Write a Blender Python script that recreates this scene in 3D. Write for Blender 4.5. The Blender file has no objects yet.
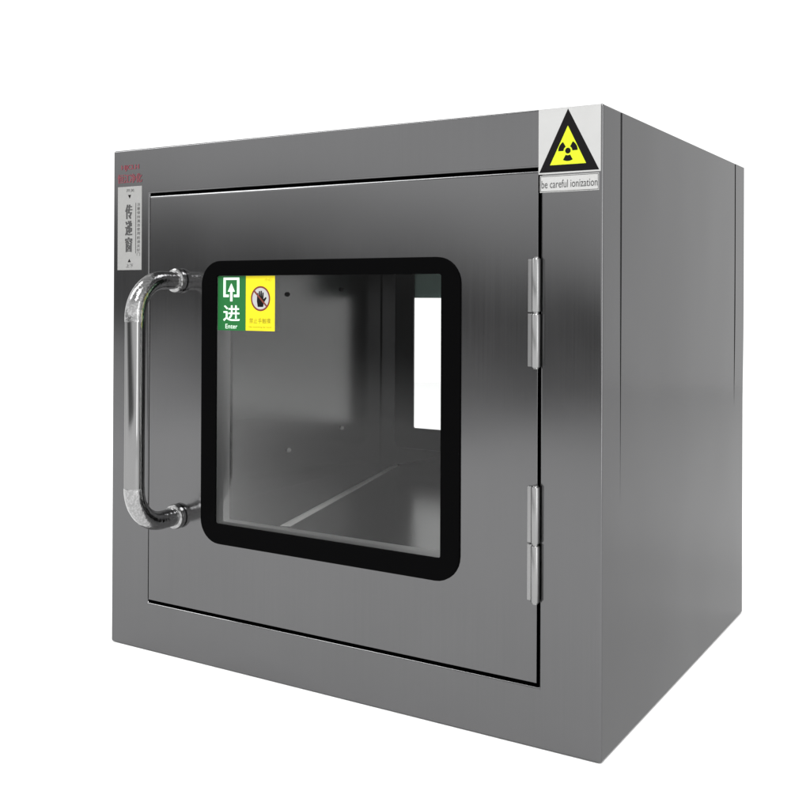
import bpy, bmesh, math
from mathutils import Matrix, Vector

S = bpy.context.scene
COL = S.collection

# ------------------------------------------------------------------ camera
# solved from the six visible corners of the cabinet (metres)
F_PX, Y0, CX, CY, CZ = 1037.4, 291.6, 0.95978, -0.90294, 0.42376
YAW, PITCH, ROLL, SX = 0.553216, 0.0042922, -0.0042868, -13.093
cam_d = bpy.data.cameras.new('camera')
cam = bpy.data.objects.new('camera', cam_d)
COL.objects.link(cam)
S.camera = cam
cam_d.sensor_width = 36.0
cam_d.lens = 36.0 * F_PX / 810.0
cam_d.shift_x = -SX / 810.0
cam_d.shift_y = (Y0 - 405.0) / 810.0
cam_d.clip_start, cam_d.clip_end = 0.01, 200.0
r0 = Vector((math.cos(YAW), math.sin(YAW), 0)); f0 = Vector((-math.sin(YAW), math.cos(YAW), 0)); u0 = Vector((0, 0, 1))
y1 = u0 * math.cos(PITCH) - f0 * math.sin(PITCH)
fw = f0 * math.cos(PITCH) + u0 * math.sin(PITCH)
rt = r0 * math.cos(ROLL) - y1 * math.sin(ROLL)
up = r0 * math.sin(ROLL) + y1 * math.cos(ROLL)
cam.matrix_world = Matrix(((rt.x, up.x, -fw.x, CX), (rt.y, up.y, -fw.y, CY), (rt.z, up.z, -fw.z, CZ), (0, 0, 0, 1)))

# ------------------------------------------------------------------ world: bright studio all round, a dim room behind the photographer
W_FRONT, W_SIDE, W_BACK, W_BAND, W_ZENITH = 1.15, 1.22, 1.58, 0.205, 0.60
world = bpy.data.worlds.new('World')
S.world = world
world.use_nodes = True
nt = world.node_tree
nt.nodes.clear()


class NB:
    """tiny node builder"""
    def __init__(s, t): s.t = t
    def n(s, typ, **kw):
        x = s.t.nodes.new(typ)
        for k, v in kw.items(): setattr(x, k, v)
        return x
    def put(s, sock, v):
        if hasattr(v, 'is_output') or isinstance(v, bpy.types.NodeSocket): s.t.links.new(v, sock)
        else: sock.default_value = v
    def m(s, op, a, b=0.0, c=0.0):
        x = s.n('ShaderNodeMath', operation=op)
        s.put(x.inputs[0], a); s.put(x.inputs[1], b); s.put(x.inputs[2], c)
        return x.outputs[0]
    def step(s, v, lo, hi):
        x = s.n('ShaderNodeMapRange', interpolation_type='SMOOTHSTEP')
        s.put(x.inputs[0], v); s.put(x.inputs[1], lo); s.put(x.inputs[2], hi)
        x.inputs[3].default_value = 0.0; x.inputs[4].default_value = 1.0
        return x.outputs[0]
    def mix(s, f, a, b):
        return s.m('ADD', s.m('MULTIPLY', a, s.m('SUBTRACT', 1.0, f)), s.m('MULTIPLY', b, f))


b = NB(nt)
tc = b.n('ShaderNodeTexCoord')
sep = b.n('ShaderNodeSeparateXYZ')
nt.links.new(tc.outputs['Generated'], sep.inputs[0])
dx, dy, dz = sep.outputs[0], sep.outputs[1], sep.outputs[2]
k = b.m('SUBTRACT', -0.44, dx)                                   # the dim strip tilts along the horizon
hi = b.m('MULTIPLY_ADD', k, 0.14, 0.045)
lo = b.m('MULTIPLY_ADD', k, 0.22, -0.115)
above = b.step(b.m('SUBTRACT', dz, hi), -0.05, 0.05)
below = b.m('SUBTRACT', 1.0, b.step(b.m('SUBTRACT', dz, lo), -0.05, 0.05))
back = b.mix(b.m('MINIMUM', b.m('ADD', above, below), 1.0), W_BAND, W_BACK)
cl = b.n('ShaderNodeTexNoise'); cl.inputs['Scale'].default_value = 7.0; cl.inputs['Detail'].default_value = 2.0
nt.links.new(tc.outputs['Generated'], cl.inputs['Vector'])
back = b.m('MULTIPLY', back, b.m('MULTIPLY_ADD', b.m('SUBTRACT', cl.outputs[0], 0.5), 0.5, 1.0))      # uneven room
fr = b.mix(b.step(dx, 0.05, 0.30), W_FRONT, W_SIDE)
L = b.mix(b.step(dy, -0.25, 0.10), back, fr)
L = b.mix(b.step(dz, 0.30, 0.65), L, W_ZENITH)
bg = b.n('ShaderNodeBackground')
nt.links.new(L, bg.inputs['Strength'])
bg.inputs['Color'].default_value = (1, 1, 1, 1)
wo = b.n('ShaderNodeOutputWorld')
nt.links.new(bg.outputs[0], wo.inputs[0])


def area(name, loc, target, size, power, tall=None):
    d = bpy.data.lights.new(name, 'AREA')
    d.shape = 'RECTANGLE'; d.size = size; d.size_y = tall or size; d.energy = power
    o = bpy.data.objects.new(name, d)
    COL.objects.link(o)
    o.location = loc
    o.rotation_euler = (Vector(target) - Vector(loc)).to_track_quat('-Z', 'Y').to_euler()
    return o


area('added_softbox', (3.7, -5.8, 8.4), (0.3, 0.3, 0.0), 3.0, 1020.0)        # broad key added high behind the photographer to keep the floor white
area('added_softbox', (-1.75, -1.05, 3.0), (0.3, 0.0, 0.5), 0.7, 60.0, 2.4)           # smaller one added up to the left, to put highlights on the bent edges
area('added_strip', (1.62, -0.60, 0.58), (0.1, -0.07, 0.58), 0.2, 3.4, 1.05)          # upright strip added to the right for the bright line on tube and hinges

S.view_settings.view_transform = 'Standard'
S.view_settings.look = 'None'
S.view_settings.exposure = 0.0
S.view_settings.gamma = 1.0
S.view_settings.use_curve_mapping = False
S.render.film_transparent = False
S.cycles.max_bounces = 12
S.cycles.transparent_max_bounces = 16

# ------------------------------------------------------------------ materials


def new_mat(name):
    m = bpy.data.materials.new(name)
    m.use_nodes = True
    t = m.node_tree
    p = t.nodes['Principled BSDF']
    return m, NB(t), p


def steel(name, base, rough, bump=0.02, var=0.04, axis='z', mottled=0.035, wave=0.0):
    """brushed stainless steel: grain stretched along one axis, faint smudges"""
    m, b, p = new_mat(name)
    tc = b.n('ShaderNodeTexCoord')
    mp = b.n('ShaderNodeMapping')
    mp.inputs['Scale'].default_value = (900, 900, 6) if axis == 'z' else (6, 900, 900)
    b.t.links.new(tc.outputs['Object'], mp.inputs[0])
    g = b.n('ShaderNodeTexNoise'); g.inputs['Scale'].default_value = 1.0; g.inputs['Detail'].default_value = 3.0
    b.t.links.new(mp.outputs[0], g.inputs['Vector'])
    s = b.n('ShaderNodeTexNoise'); s.inputs['Scale'].default_value = 7.0; s.inputs['Detail'].default_value = 5.0
    b.t.links.new(tc.outputs['Object'], s.inputs['Vector'])
    gv = b.m('SUBTRACT', g.outputs[0], 0.5); sv = b.m('SUBTRACT', s.outputs[0], 0.5)
    v = b.m('ADD', b.m('MULTIPLY_ADD', gv, var * 2, 1.0), b.m('MULTIPLY', sv, mottled * 2))
    cc = b.n('ShaderNodeCombineColor')
    for i, ch in enumerate(base): b.put(cc.inputs[i], b.m('MULTIPLY', v, ch))
    b.t.links.new(cc.outputs[0], p.inputs['Base Color'])
    p.inputs['Metallic'].default_value = 1.0
    p.inputs['Specular Tint'].default_value = (0.7, 0.7, 0.7, 1)      # dulled at grazing angles
    b.put(p.inputs['Roughness'], b.m('ADD', b.m('MULTIPLY_ADD', sv, 0.08, rough), b.m('MULTIPLY', gv, 0.05)))
    if bump:
        bp = b.n('ShaderNodeBump'); bp.inputs['Strength'].default_value = bump; bp.inputs['Distance'].default_value = 0.0004
        b.t.links.new(g.outputs[0], bp.inputs['Height'])
        b.t.links.new(bp.outputs[0], p.inputs['Normal'])
        if wave:                                                     # sheet metal is never quite flat
            w = b.n('ShaderNodeTexNoise'); w.inputs['Scale'].default_value = 4.5; w.inputs['Detail'].default_value = 1.0
            b.t.links.new(tc.outputs['Object'], w.inputs['Vector'])
            b2 = b.n('ShaderNodeBump'); b2.inputs['Strength'].default_value = 1.0; b2.inputs['Distance'].default_value = wave
            b.t.links.new(w.outputs[0], b2.inputs['Height'])
            b.t.links.new(b2.outputs[0], bp.inputs['Normal'])
    return m


def plain(name, col, rough=0.5, var=0.06, scale=40.0, spec=0.5, metal=0.0, bump=0.0):
    m, b, p = new_mat(name)
    tc = b.n('ShaderNodeTexCoord')
    s = b.n('ShaderNodeTexNoise'); s.inputs['Scale'].default_value = scale; s.inputs['Detail'].default_value = 4.0
    b.t.links.new(tc.outputs['Object'], s.inputs['Vector'])
    sv = b.m('SUBTRACT', s.outputs[0], 0.5)
    v = b.m('MULTIPLY_ADD', sv, var * 2, 1.0)
    cc = b.n('ShaderNodeCombineColor')
    for i, ch in enumerate(col): b.put(cc.inputs[i], b.m('MULTIPLY', v, ch))
    b.t.links.new(cc.outputs[0], p.inputs['Base Color'])
    b.put(p.inputs['Roughness'], b.m('MULTIPLY_ADD', sv, 0.1, rough))
    p.inputs['Specular IOR Level'].default_value = spec
    p.inputs['Metallic'].default_value = metal
    if bump:
        bp = b.n('ShaderNodeBump'); bp.inputs['Strength'].default_value = bump; bp.inputs['Distance'].default_value = 0.001
        b.t.links.new(s.outputs[0], bp.inputs['Height'])
        b.t.links.new(bp.outputs[0], p.inputs['Normal'])
    return m


M_STEEL = steel('brushed_steel', (0.128, 0.128, 0.130), 0.15, bump=0.03, var=0.06, mottled=0.06, wave=0.002)
M_CHAMBER = steel('chamber_steel', (0.112, 0.112, 0.112), 0.22, axis='z', bump=0.0)
M_CHROME = steel('polished_tube_steel', (0.22, 0.22, 0.22), 0.08, bump=0.0, var=0.02)
M_HINGE = steel('hinge_steel', (0.26, 0.26, 0.26), 0.28, bump=0.0)
M_ALU = steel('satin_aluminium', (0.5, 0.5, 0.5), 0.5, bump=0.0)
M_PALE = plain('pale_grey', (0.38, 0.38, 0.375), 0.4, var=0.1, scale=60)
M_RUBBER = plain('black_rubber', (0.0015, 0.0015, 0.0016), 0.5, spec=0.01)
M_DARK = plain('dark_rubber', (0.02, 0.02, 0.021), 0.5, spec=0.2)
M_PAPER = plain('white_sticker', (0.355, 0.355, 0.35), 0.45)
M_LABEL = plain('grey_label_paper', (0.235, 0.235, 0.23), 0.5)
M_INK = plain('black_ink', (0.006, 0.0055, 0.006), 0.5, spec=0.06)
M_GREY = plain('grey_ink', (0.05, 0.05, 0.05), 0.6, spec=0.2)
M_RED = plain('dark_red_ink', (0.155, 0.04, 0.052), 0.5, spec=0.2)
M_LIME = plain('lime_yellow_ink', (0.46, 0.55, 0.015), 0.45, spec=0.2)
M_YELLOW = plain('yellow_sticker', (0.68, 0.575, 0.012), 0.45, spec=0.2)
M_OLIVE = plain('olive_ink', (0.22, 0.19, 0.01), 0.5, spec=0.2)
M_BROWN = plain('brown_red_ink', (0.14, 0.03, 0.02), 0.5, spec=0.2)
M_GREEN = plain('green_sticker', (0.011, 0.115, 0.028), 0.45, spec=0.2)
M_MINT = plain('mint_ink', (0.72, 0.90, 0.76), 0.45, spec=0.2)
M_BACKING = plain('grey_green_sticker_back', (0.27, 0.36, 0.335), 0.5, spec=0.2)
M_FLOOR = plain('white_studio_floor', (0.88, 0.88, 0.88), 0.7, var=0.01, spec=0.1)

# bent ends of the handle: bright, hammered looking film over the steel
M_FILM, b, p = new_mat('crinkled_bright_steel')
tc = b.n('ShaderNodeTexCoord')
vo = b.n('ShaderNodeTexNoise'); vo.inputs['Scale'].default_value = 240.0; vo.inputs['Detail'].default_value = 3.0
b.t.links.new(tc.outputs['Object'], vo.inputs['Vector'])
bp = b.n('ShaderNodeBump'); bp.inputs['Strength'].default_value = 0.38; bp.inputs['Distance'].default_value = 0.0012
b.t.links.new(vo.outputs[0], bp.inputs['Height']); b.t.links.new(bp.outputs[0], p.inputs['Normal'])
p.inputs['Metallic'].default_value = 1.0
v2 = b.n('ShaderNodeTexNoise'); v2.inputs['Scale'].default_value = 420.0; v2.inputs['Detail'].default_value = 4.0
b.t.links.new(tc.outputs['Object'], v2.inputs['Vector'])
vv = b.m('MULTIPLY_ADD', b.step(v2.outputs[0], 0.40, 0.66), 0.10, 0.27)  # speckled highlights painted into the colour as random paler spots
cc = b.n('ShaderNodeCombineColor')
for i in range(3): b.put(cc.inputs[i], vv)
b.t.links.new(cc.outputs[0], p.inputs['Base Color'])
p.inputs['Roughness'].default_value = 0.15

# window glass: thin pane, clear, with a mirror reflection
M_GLASS = bpy.data.materials.new('clear_glass')
M_GLASS.use_nodes = True
t = M_GLASS.node_tree; t.nodes.clear(); b = NB(t)
tr = b.n('ShaderNodeBsdfTransparent'); tr.inputs[0].default_value = (0.997, 1.0, 0.998, 1)
gl = b.n('ShaderNodeBsdfGlossy'); gl.inputs['Roughness'].default_value = 0.06
fr = b.n('ShaderNodeFresnel'); fr.inputs[0].default_value = 1.45
mx = b.n('ShaderNodeMixShader'); ou = b.n('ShaderNodeOutputMaterial')
t.links.new(b.m('MULTIPLY', fr.outputs[0], 0.45), mx.inputs[0]); t.links.new(tr.outputs[0], mx.inputs[1]); t.links.new(gl.outputs[0], mx.inputs[2])
t.links.new(mx.outputs[0], ou.inputs[0])

# ------------------------------------------------------------------ mesh helpers (all sizes in millimetres)
MM = 0.001


def link(name, bm, mat, parent=None, bevel=0.0, segs=3, smooth=True, angle=35):
    bmesh.ops.recalc_face_normals(bm, faces=bm.faces)
    me = bpy.data.meshes.new(name)
    bmesh.ops.scale(bm, vec=(MM, MM, MM), verts=bm.verts)
    bm.to_mesh(me); bm.free()
    me.materials.append(mat)
    o = bpy.data.objects.new(name, me)
    COL.objects.link(o)
    if parent: o.parent = parent
    if smooth:
        for pl in me.polygons: pl.use_smooth = True
    if bevel:
        m = o.modifiers.new('bevel', 'BEVEL')
        m.width = bevel * MM; m.segments = segs; m.limit_method = 'ANGLE'; m.angle_limit = math.radians(30)
        m.harden_normals = True
    elif smooth:
        me.set_sharp_from_angle(angle=math.radians(angle))
    return o


def rect(x0, x1, z0, z1, y):
    return [(x0, y, z0), (x1, y, z0), (x1, y, z1), (x0, y, z1)]


def rrect(x0, x1, z0, z1, y, r, n=8):
    out = []
    for cx, cz, a0 in ((x0 + r, z0 + r, 180), (x1 - r, z0 + r, 270), (x1 - r, z1 - r, 0), (x0 + r, z1 - r, 90)):
        for i in range(n + 1):
            a = math.radians(a0 + 90 * i / n)
            out.append((cx + r * math.cos(a), y, cz + r * math.sin(a)))
    return out


def loops(bm, ls, closed=True, caps=False):
    rings = [[bm.verts.new(p) for p in l] for l in ls]
    n = len(rings[0])
    for i in range(len(rings) if closed else len(rings) - 1):
        a, c = rings[i], rings[(i + 1) % len(rings)]
        for j in range(n):
            bm.faces.new((a[j], a[(j + 1) % n], c[(j + 1) % n], c[j]))
    if caps:
        bm.faces.new(rings[0]); bm.faces.new(rings[-1])


def box(bm, x0, x1, y0, y1, z0, z1):
    loops(bm, [rect(x0, x1, z0, z1, y0), rect(x0, x1, z0, z1, y1)], closed=False, caps=True)


def prism(bm, poly, y0, y1):
    """outline in (x, z) given thickness between y0 and y1"""
    loops(bm, [[(x, y0, z) for x, z in poly], [(x, y1, z) for x, z in poly]], closed=False, caps=True)


def ring(bm, outer, inner, y0, y1):
    loops(bm, [[(x, y0, z) for x, z in outer], [(x, y0, z) for x, z in inner],
               [(x, y1, z) for x, z in inner], [(x, y1, z) for x, z in outer]])


def circle(cx, cz, r, n=40, rz=None):
    return [(cx + r * math.cos(2 * math.pi * i / n), cz + (rz or r) * math.sin(2 * math.pi * i / n)) for i in range(n)]


def tube(bm, path, radii, n=28, caps=True):
    pts = [Vector(q) for q in path]
    rings = []
    side = Vector((1, 0, 0))
    for i, q in enumerate(pts):
        tg = (pts[min(i + 1, len(pts) - 1)] - pts[max(i - 1, 0)]).normalized()
        nn = tg.cross(side).normalized()
        r = radii[i] if isinstance(radii, (list, tuple)) else radii
        rings.append([tuple(q + side * r * math.cos(2 * math.pi * j / n) + nn * r * math.sin(2 * math.pi * j / n)) for j in range(n)])
    loops(bm, rings, closed=False, caps=caps)


def lathe_z(bm, cx, cy, prof, n=24):
    """profile of (radius, z) turned about a vertical axis"""
    loops(bm, [[(cx + r * math.cos(2 * math.pi * j / n), cy + r * math.sin(2 * math.pi * j / n), z) for j in range(n)] for r, z in prof],
          closed=False, caps=True)


def lathe_y(bm, cx, cz, prof, n=32):
    loops(bm, [[(cx + r * math.cos(2 * math.pi * j / n), y, cz + r * math.sin(2 * math.pi * j / n)) for j in range(n)] for r, y in prof],
          closed=False, caps=True)


def lettering(name, items, y, mat, parent, bold=0.0, heavy=0.0):
    """items: (words, x0, x1, z0, z1) each fitted into its rectangle on a plane facing -y; one mesh"""
    bm = bmesh.new()
    if heavy:
        items = [(w, x0 + k * heavy, x1 + k * heavy - heavy, z0, z1, -0.02 * k) for w, x0, x1, z0, z1 in items for k in (0, 0.5, 1)]
    for words, x0, x1, z0, z1, *sh in items:
        cu = bpy.data.curves.new('lettering', 'FONT')
        cu.body = words; cu.offset = bold; cu.resolution_u = 4
        o = bpy.data.objects.new('lettering', cu)
        COL.objects.link(o)
        dg = bpy.context.evaluated_depsgraph_get()
        me = bpy.data.meshes.new_from_object(o.evaluated_get(dg))
        xs = [v.co.x for v in me.vertices]; ys = [v.co.y for v in me.vertices]
        if xs:
            ax, bx, ay, by = min(xs), max(xs), min(ys), max(ys)
            for v in me.vertices:
                v.co = ((v.co.x - ax) / (bx - ax) * (x1 - x0) + x0, y + (sh[0] if sh else 0.0), (v.co.y - ay) / (by - ay) * (z1 - z0) + z0)
            bm.from_mesh(me)
        bpy.data.objects.remove(o); bpy.data.curves.remove(cu); bpy.data.meshes.remove(me)
    return link(name, bm, mat, parent, smooth=False)


def flat(name, polys, y, mat, parent, thick=0.08):
    bm = bmesh.new()
    for pl in polys: prism(bm, pl, y, y + thick)
    return link(name, bm, mat, parent, smooth=False)


def rc(x0, x1, z0, z1):
    return [(x0, z0), (x1, z0), (x1, z1), (x0, z1)]


# ------------------------------------------------------------------ the setting
bm = bmesh.new()
n = 96
bm.faces.new([bm.verts.new((400 + 3300 * math.cos(2 * math.pi * i / n), 900 + 3300 * math.sin(2 * math.pi * i / n), -1.0)) for i in range(n)])
floor = link('floor', bm, M_FLOOR, smooth=False)
floor['kind'] = 'structure'

# ------------------------------------------------------------------ the pass box
W, D, H = 627.5, 537.5, 600.0
root = bpy.data.objects.new('pass_box', None)
COL.objects.link(root)
root['label'] = 'grey brushed steel pass-through cabinet with window door and tubular handle on white floor'
root['category'] = 'pass box'

# shell: one closed sheet folded round the chamber
CH = (68, 560, 153, 535)
HOLE = (60.8, 566.3, 56.8, 545.2)
bm = bmesh.new()
loops(bm, [rect(0, W, 0, H, 0), rect(*HOLE, 0), rect(*HOLE, 33), rect(*CH, 33), rect(*CH, 504), rect(*HOLE, 504), rect(*HOLE, D), rect(0, W, 0, H, D)])
shell = link('cabinet_shell', bm, M_STEEL, root, bevel=2.2, segs=4)

# chamber lining (2 mm sheet inside the opening)
bm = bmesh.new()
c0 = (CH[0] + 0.3, CH[1] - 0.3, CH[2] + 0.3, CH[3] - 0.3); c1 = (CH[0] + 2, CH[1] - 2, CH[2] + 2, CH[3] - 2)
loops(bm, [rect(*c0, 34), rect(*c1, 34), rect(*c1, 503), rect(*c0, 503)])
link('chamber', bm, M_CHAMBER, root, bevel=0.6)

# outer side sheet and the folded flange behind it, standing proud at the top and pressed flush lower down
def side_sheet(name, ya, yb, zlo, zhi, rise):
    bm = bmesh.new()
    rings = []
    for i in range(50):
        z = 598.5 - i * 12.0
        q = max(0.0, min(1.0, (z - zlo) / (zhi - zlo))); q = q * q * (3 - 2 * q)
        pr = -0.25 + (rise + 0.25) * q
        rings.append([(W - 0.8, ya, z), (W + pr, ya, z), (W + pr, yb, z), (W - 0.8, yb, z)])
    loops(bm, rings, closed=False, caps=True)
    return link(name, bm, M_STEEL, root, smooth=True, angle=30)


side_sheet('side_panel', 48.5, 486.0, 90, 520, 0.85)
side_sheet('side_flange', 489.0, 535.0, 230, 420, 1.3)

# front door
DR = (62, 564, 60, 543.2)
DH = (160, 468, 160.8, 454)
bm = bmesh.new()
edge = []
for i in range(7):                                               # rolled edge: generous along the top, tight elsewhere
    a = math.pi / 2 * i / 6
    q, dp = 1 - math.sin(a), 1 - math.cos(a)
    edge.append(rect(DR[0] + 0.8 * q, DR[1] - 0.8 * q, DR[2] + 0.8 * q, DR[3] - 4.2 * q, 3.6 * dp))
loops(bm, edge[::-1] + [rect(*DH, 0.0), rect(*DH, 31), rect(*DR, 31)])
door = link('door', bm, M_STEEL, root, angle=40)
wn = door.modifiers.new('normals', 'WEIGHTED_NORMAL'); wn.keep_sharp = True; wn.weight = 100
door['label'] = 'hinged front door with window, handle and stickers'


bm = bmesh.new()
ring(bm, rc(DH[0] + .1, DH[1] - .1, DH[2] + .1, DH[3] - .1), rc(DH[0] + 1.6, DH[1] - 1.6, DH[2] + 1.6, DH[3] - 1.6), 5.6, 30.5)
link('glazing_frame', bm, M_ALU, door, bevel=0.5, segs=2)


def gasket(parent, o4, i4, y0, y1, r_out, mat=M_RUBBER):
    bm = bmesh.new()
    ou = [(x, z) for x, _, z in rrect(*o4, 0, r_out)]; inn = [(x, z) for x, _, z in rrect(*i4, 0, 2.5)]
    ring(bm, ou, inn, y0, y1)
    return link('window_gasket', bm, mat, parent, bevel=0.9, segs=2)


gasket(door, (146, 482, 141, 463), (168, 460.5, 164, 446), -2.4, 0.9, 27)
bm = bmesh.new(); box(bm, 161, 467, 1.0, 5.0, 161.6, 453)
link('glass_pane', bm, M_GLASS, door, smooth=False)

# back door, its window seen through the front one
bm = bmesh.new()
RH = (113, 512, 198, 484)
loops(bm, [rect(*DR, 506), rect(*RH, 506), rect(*RH, 521), rect(*DR, 521)])
rdoor = link('door', bm, M_STEEL, root, bevel=1.6)
rdoor['label'] = 'back door seen through the front window'
gasket(rdoor, (97, 524, 184, 500), (131, 497, 216.5, 467), 503.2, 508, 14, M_DARK)
bm = bmesh.new(); box(bm, 113.5, 511.5, 509.0, 513.0, 198.5, 483.5)
link('glass_pane', bm, M_GLASS, rdoor, smooth=False)
flat('sticker', [rc(115, 215, 421, 482)], 513.3, M_BACKING, rdoor)

# pale raised strip across the chamber floor and four studs in its side wall
bm = bmesh.new()
a, c = Vector((219, 62, 155.1)), Vector((101, 502.5, 155.1))
dr = (c - a).normalized(); nn = Vector((-dr.y, dr.x, 0))
prof = [(-6.5, 0.0), (-4, 1.2), (0, 1.8), (4, 1.2), (6.5, 0.0)]
loops(bm, [[tuple(q + nn * s * w + Vector((0, 0, h))) for s, h in prof] for q, w in ((a, 1.0), (a.lerp(c, .5), .85), (c, .55))], closed=False, caps=True)
link('floor_strip', bm, M_PALE, root)
for (y, z), dk in zip(((258.6, 425.4), (392.8, 433.5), (262.6, 206.7), (394.4, 223.7)), (1, 1, 0, 0)):
    bm = bmesh.new()
    lathe_z(bm, 0, 0, [(3.2, 0), (3.2, 1.5), (2.4, 3.0), (0.8, 3.6)], 16)
    bmesh.ops.rotate(bm, verts=bm.verts, matrix=Matrix.Rotation(math.pi / 2, 3, 'Y'))
    bmesh.ops.translate(bm, verts=bm.verts, vec=(70.2, y, z))
    link('stud', bm, M_DARK if dk else M_PALE, root)

# hinges: two knuckles on a pin, thin leaf under them
for z0, z1 in ((357, 460), (137, 246)):
    zm = (z0 + z1) / 2
    bm = bmesh.new(); box(bm, 554.4, 562.5, -2.6, -0.1, z0 + 0.8, zm - 0.8)
    hg = link('hinge', bm, M_HINGE, root, bevel=0.7)
    bm = bmesh.new(); box(bm, 554.4, 562.5, -2.6, -0.1, zm + 0.8, z1 - 0.8)
    link('hinge_leaf', bm, M_HINGE, hg, bevel=0.7)
    for a, c in ((z0, zm - 0.7), (zm + 0.7, z1)):
        bm = bmesh.new()
        lathe_z(bm, 563.9, -4.6, [(2.0, a), (3.7, a + 0.3), (4.2, a + 1.2), (4.2, c - 1.2), (3.7, c - 0.3), (2.0, c)])
        link('knuckle', bm, M_HINGE, hg)
    bm = bmesh.new(); lathe_z(bm, 563.9, -4.6, [(2.7, z0 - 1.0), (2.7, z1 + 1.0)])
    link('hinge_pin', bm, M_HINGE, hg)

# handle
HX, HY, ZT, ZB, RB = 109.0, -69.5, 440.8, 165.5, 42.0
bm = bmesh.new()
tube(bm, [(HX, HY, ZT - RB + 2), (HX, HY, (ZT + ZB) / 2), (HX, HY, ZB + RB - 2)], 11.2, 40)
handle = link('handle', bm, M_CHROME, root)
handle['label'] = 'long polished tube pull handle with crinkled bright bends'
for zz, sg in ((ZT, 1), (ZB, -1)):
    path = [(HX, -0.5, zz), (HX, HY + RB, zz)]
    for i in range(1, 17):
        a = math.pi / 2 * i / 16
        path.append((HX, HY + RB - RB * math.sin(a), zz - sg * RB + sg * RB * math.cos(a)))
    path.append((HX, HY, zz - sg * (RB + (5 if sg > 0 else 1.5))))
    rad = [10.2] + [10.4 + 1.2 * i / (len(path) - 3) for i in range(len(path) - 2)] + [11.5]
    bm = bmesh.new(); tube(bm, path, rad, 36)
    link('elbow', bm, M_FILM, handle)
    bm = bmesh.new()
    lathe_y(bm, HX, zz, [(13.0, -0.2), (14.2, -1.2), (14.4, -5.5), (13.6, -7.6), (12.0, -8.6), (10.3, -8.9)], 36)
    link('collar', bm, M_FILM, handle)

# ------------------------------------------------------------------ stickers
# radiation warning
bm = bmesh.new(); box(bm, 564, 625.2, -0.35, -0.05, 538.5, 599.4)
ws = link('warning_sticker', bm, M_PAPER, root, smooth=False)
ws['label'] = 'white sticker with a black and yellow radiation triangle'
TO, TI = [(564.8, 540), (623.8, 540), (593.4, 598.2)], [(575.6, 546.6), (611.2, 546.6), (593.3, 582.5)]
bm = bmesh.new(); ring(bm, TO, TI, -0.45, -0.36); link('triangle_border', bm, M_INK, ws, smooth=False)
flat('triangle_field', [TI], -0.43, M_LIME, ws, 0.06)
tx, tz = 593.4, 559.2
blades = []
for a0 in (30, 150, 270):
    pl = []
    for i in range(13): a = math.radians(a0 - 30 + 60 * i / 12); pl.append((tx + 9.6 * math.cos(a), tz + 9.6 * math.sin(a)))
    for i in range(13): a = math.radians(a0 + 30 - 60 * i / 12); pl.append((tx + 4.3 * math.cos(a), tz + 4.3 * math.sin(a)))
    blades.append(pl)
flat('radiation_symbol', blades + [circle(tx, tz, 2.7)], -0.52, M_INK, ws, 0.05)
bm = bmesh.new(); box(bm, 565.5, 623.6, -0.35, -0.05, 521.4, 537.2)
cs = link('caption_sticker', bm, M_PAPER, root, smooth=False)
lettering('lettering', [('be careful ionization', 567.2, 622.2, 525.3, 532.6)], -0.5, M_GREY, cs)
bm = bmesh.new(); ring(bm, rc(566, 623.1, 522, 536.6), rc(566.5, 622.6, 522.5, 536.1), -0.42, -0.36)
link('border', bm, M_GREY, cs, smooth=False)

# green entry sticker on the glass, behind the gasket corner
bm = bmesh.new(); box(bm, 168.4, 209.2, 0.55, 0.8, 384.0, 445.7)
gs = link('entry_sticker', bm, M_GREEN, root, smooth=False)
gs['label'] = 'green entry sticker with a white arrow'
sq = [rc(176.6, 180.0, 424.6, 441.2), rc(196.6, 200.0, 424.6, 441.2), rc(176.6, 200.0, 441.2, 444.0),
      rc(176.6, 184.6, 421.8, 424.6), rc(192.0, 200.0, 421.8, 424.6)]
arrow = [(188.3 + s, z) for s, z in ((-1.7, 417), (1.7, 417), (1.7, 428), (5.2, 428), (0, 437.5), (-5.2, 428), (-1.7, 428))]
flat('entry_symbol', sq + [arrow], 0.46, M_MINT, gs, 0.05)
lettering('lettering', [('进', 176.5, 201.0, 394.5, 412.5)], 0.38, M_MINT, gs, 0.012)
lettering('lettering', [('Enter', 180.0, 197.5, 386.2, 391.4)], 0.38, M_MINT, gs, 0.0)

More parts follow.
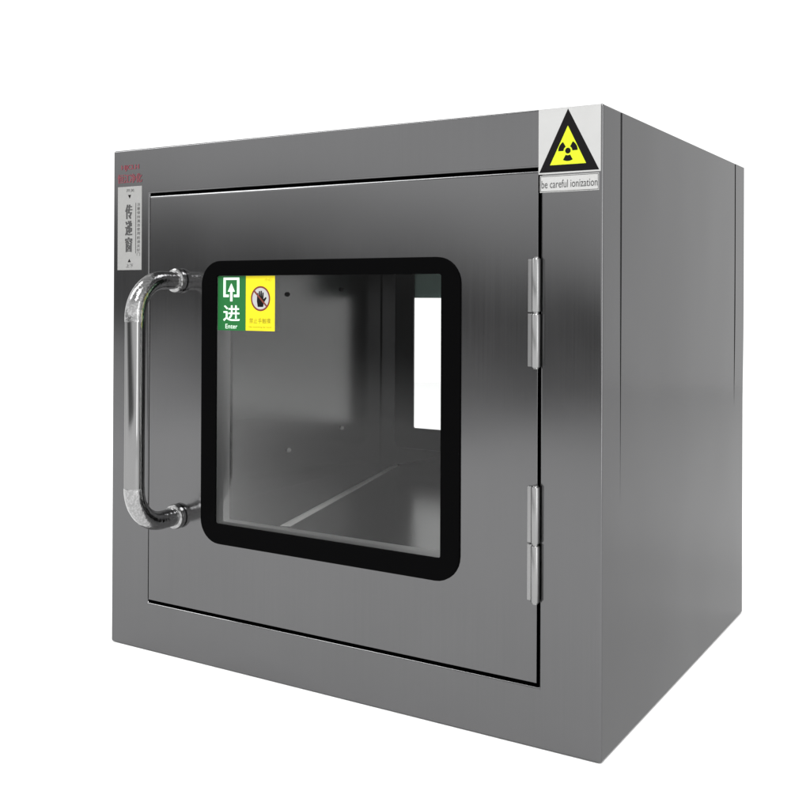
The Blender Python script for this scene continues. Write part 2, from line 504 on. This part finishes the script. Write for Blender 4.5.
# yellow no-touching sticker
bm = bmesh.new(); box(bm, 209.4, 250.4, 0.55, 0.8, 384.4, 445.6)
ys = link('prohibition_sticker', bm, M_YELLOW, root, smooth=False)
ys['label'] = 'yellow sticker with a black hand in a ring'
hx, hz = 230.4, 420.3
flat('ring_field', [circle(hx, hz, 12.2, rz=12.4)], 0.48, M_PAPER, ys, 0.05)
bm = bmesh.new(); ring(bm, circle(hx, hz, 13.7, rz=14.0), circle(hx, hz, 11.7, rz=12.0), 0.42, 0.47); link('ring', bm, M_BROWN, ys, smooth=False)
hand = [(-3.6, -8.8), (3.6, -8.8), (4.6, -4.5), (8.2, 0.6), (7.2, 1.9), (4.0, -0.6), (4.3, 6.4), (2.7, 6.6), (2.3, 1.5), (1.9, 8.2), (0.2, 8.4),
        (0.0, 1.8), (-0.5, 8.0), (-2.2, 7.8), (-2.2, 1.3), (-2.9, 6.0), (-4.4, 5.7), (-4.8, -3.0)]
flat('hand_symbol', [[(hx + x * 1.05, hz + z * 1.05) for x, z in hand]], 0.42, M_INK, ys, 0.04)
flat('bar', [[(hx - 9.2, hz + 7.4), (hx - 7.8, hz + 8.8), (hx + 9.2, hz - 7.4), (hx + 7.8, hz - 8.8)]], 0.34, M_BROWN, ys, 0.04)
lettering('lettering', [('禁止手触摸', 214.5, 244.8, 392.6, 398.6), ('No touching by hand', 214.0, 245.8, 387.3, 389.6), ('小心', 236.0, 246.5, 439.6, 442.8)], 0.36, M_OLIVE, ys, 0.0)

# instruction label and red lettering above it
bm = bmesh.new(); box(bm, 8.0, 48.4, -0.35, -0.05, 454, 555.2)
lb = link('instruction_label', bm, M_LABEL, root, smooth=False)
lb['label'] = 'tall narrow light grey label with three large characters'
lettering('lettering', [('传', 20.8, 33.0, 515.8, 533.4), ('递', 20.8, 33.0, 495.8, 513.8), ('窗', 20.8, 33.0, 475.8, 493.8)], -0.52, M_GREY, lb, 0.0, 1.7)
fine = [(ch, 40.6, 45.8, 531.0 - 5.0 * i, 534.8 - 5.0 * i) for i, ch in enumerate('注意保持清洁使用前请关好门')]
lettering('lettering', fine + [('开关', 22.5, 36.0, 548.5, 552.2), ('上下', 22.5, 34.5, 457.0, 461.5)], -0.52, M_GREY, lb, 0.0)
flat('marks', [[(25.5, 545), (30.5, 545), (28.2, 540.5)], [(25.5, 463.5), (30.5, 463.5), (28.2, 467.5)], rc(38.3, 38.9, 474, 535)], -0.52, M_INK, lb, 0.05)
lettering('red_lettering', [('HJCLH', 13.5, 43.5, 574.0, 581.5), ('恒江净化', 7.2, 48.5, 559.5, 570.5)], -0.3, M_RED, root, 0.0, 0.9)
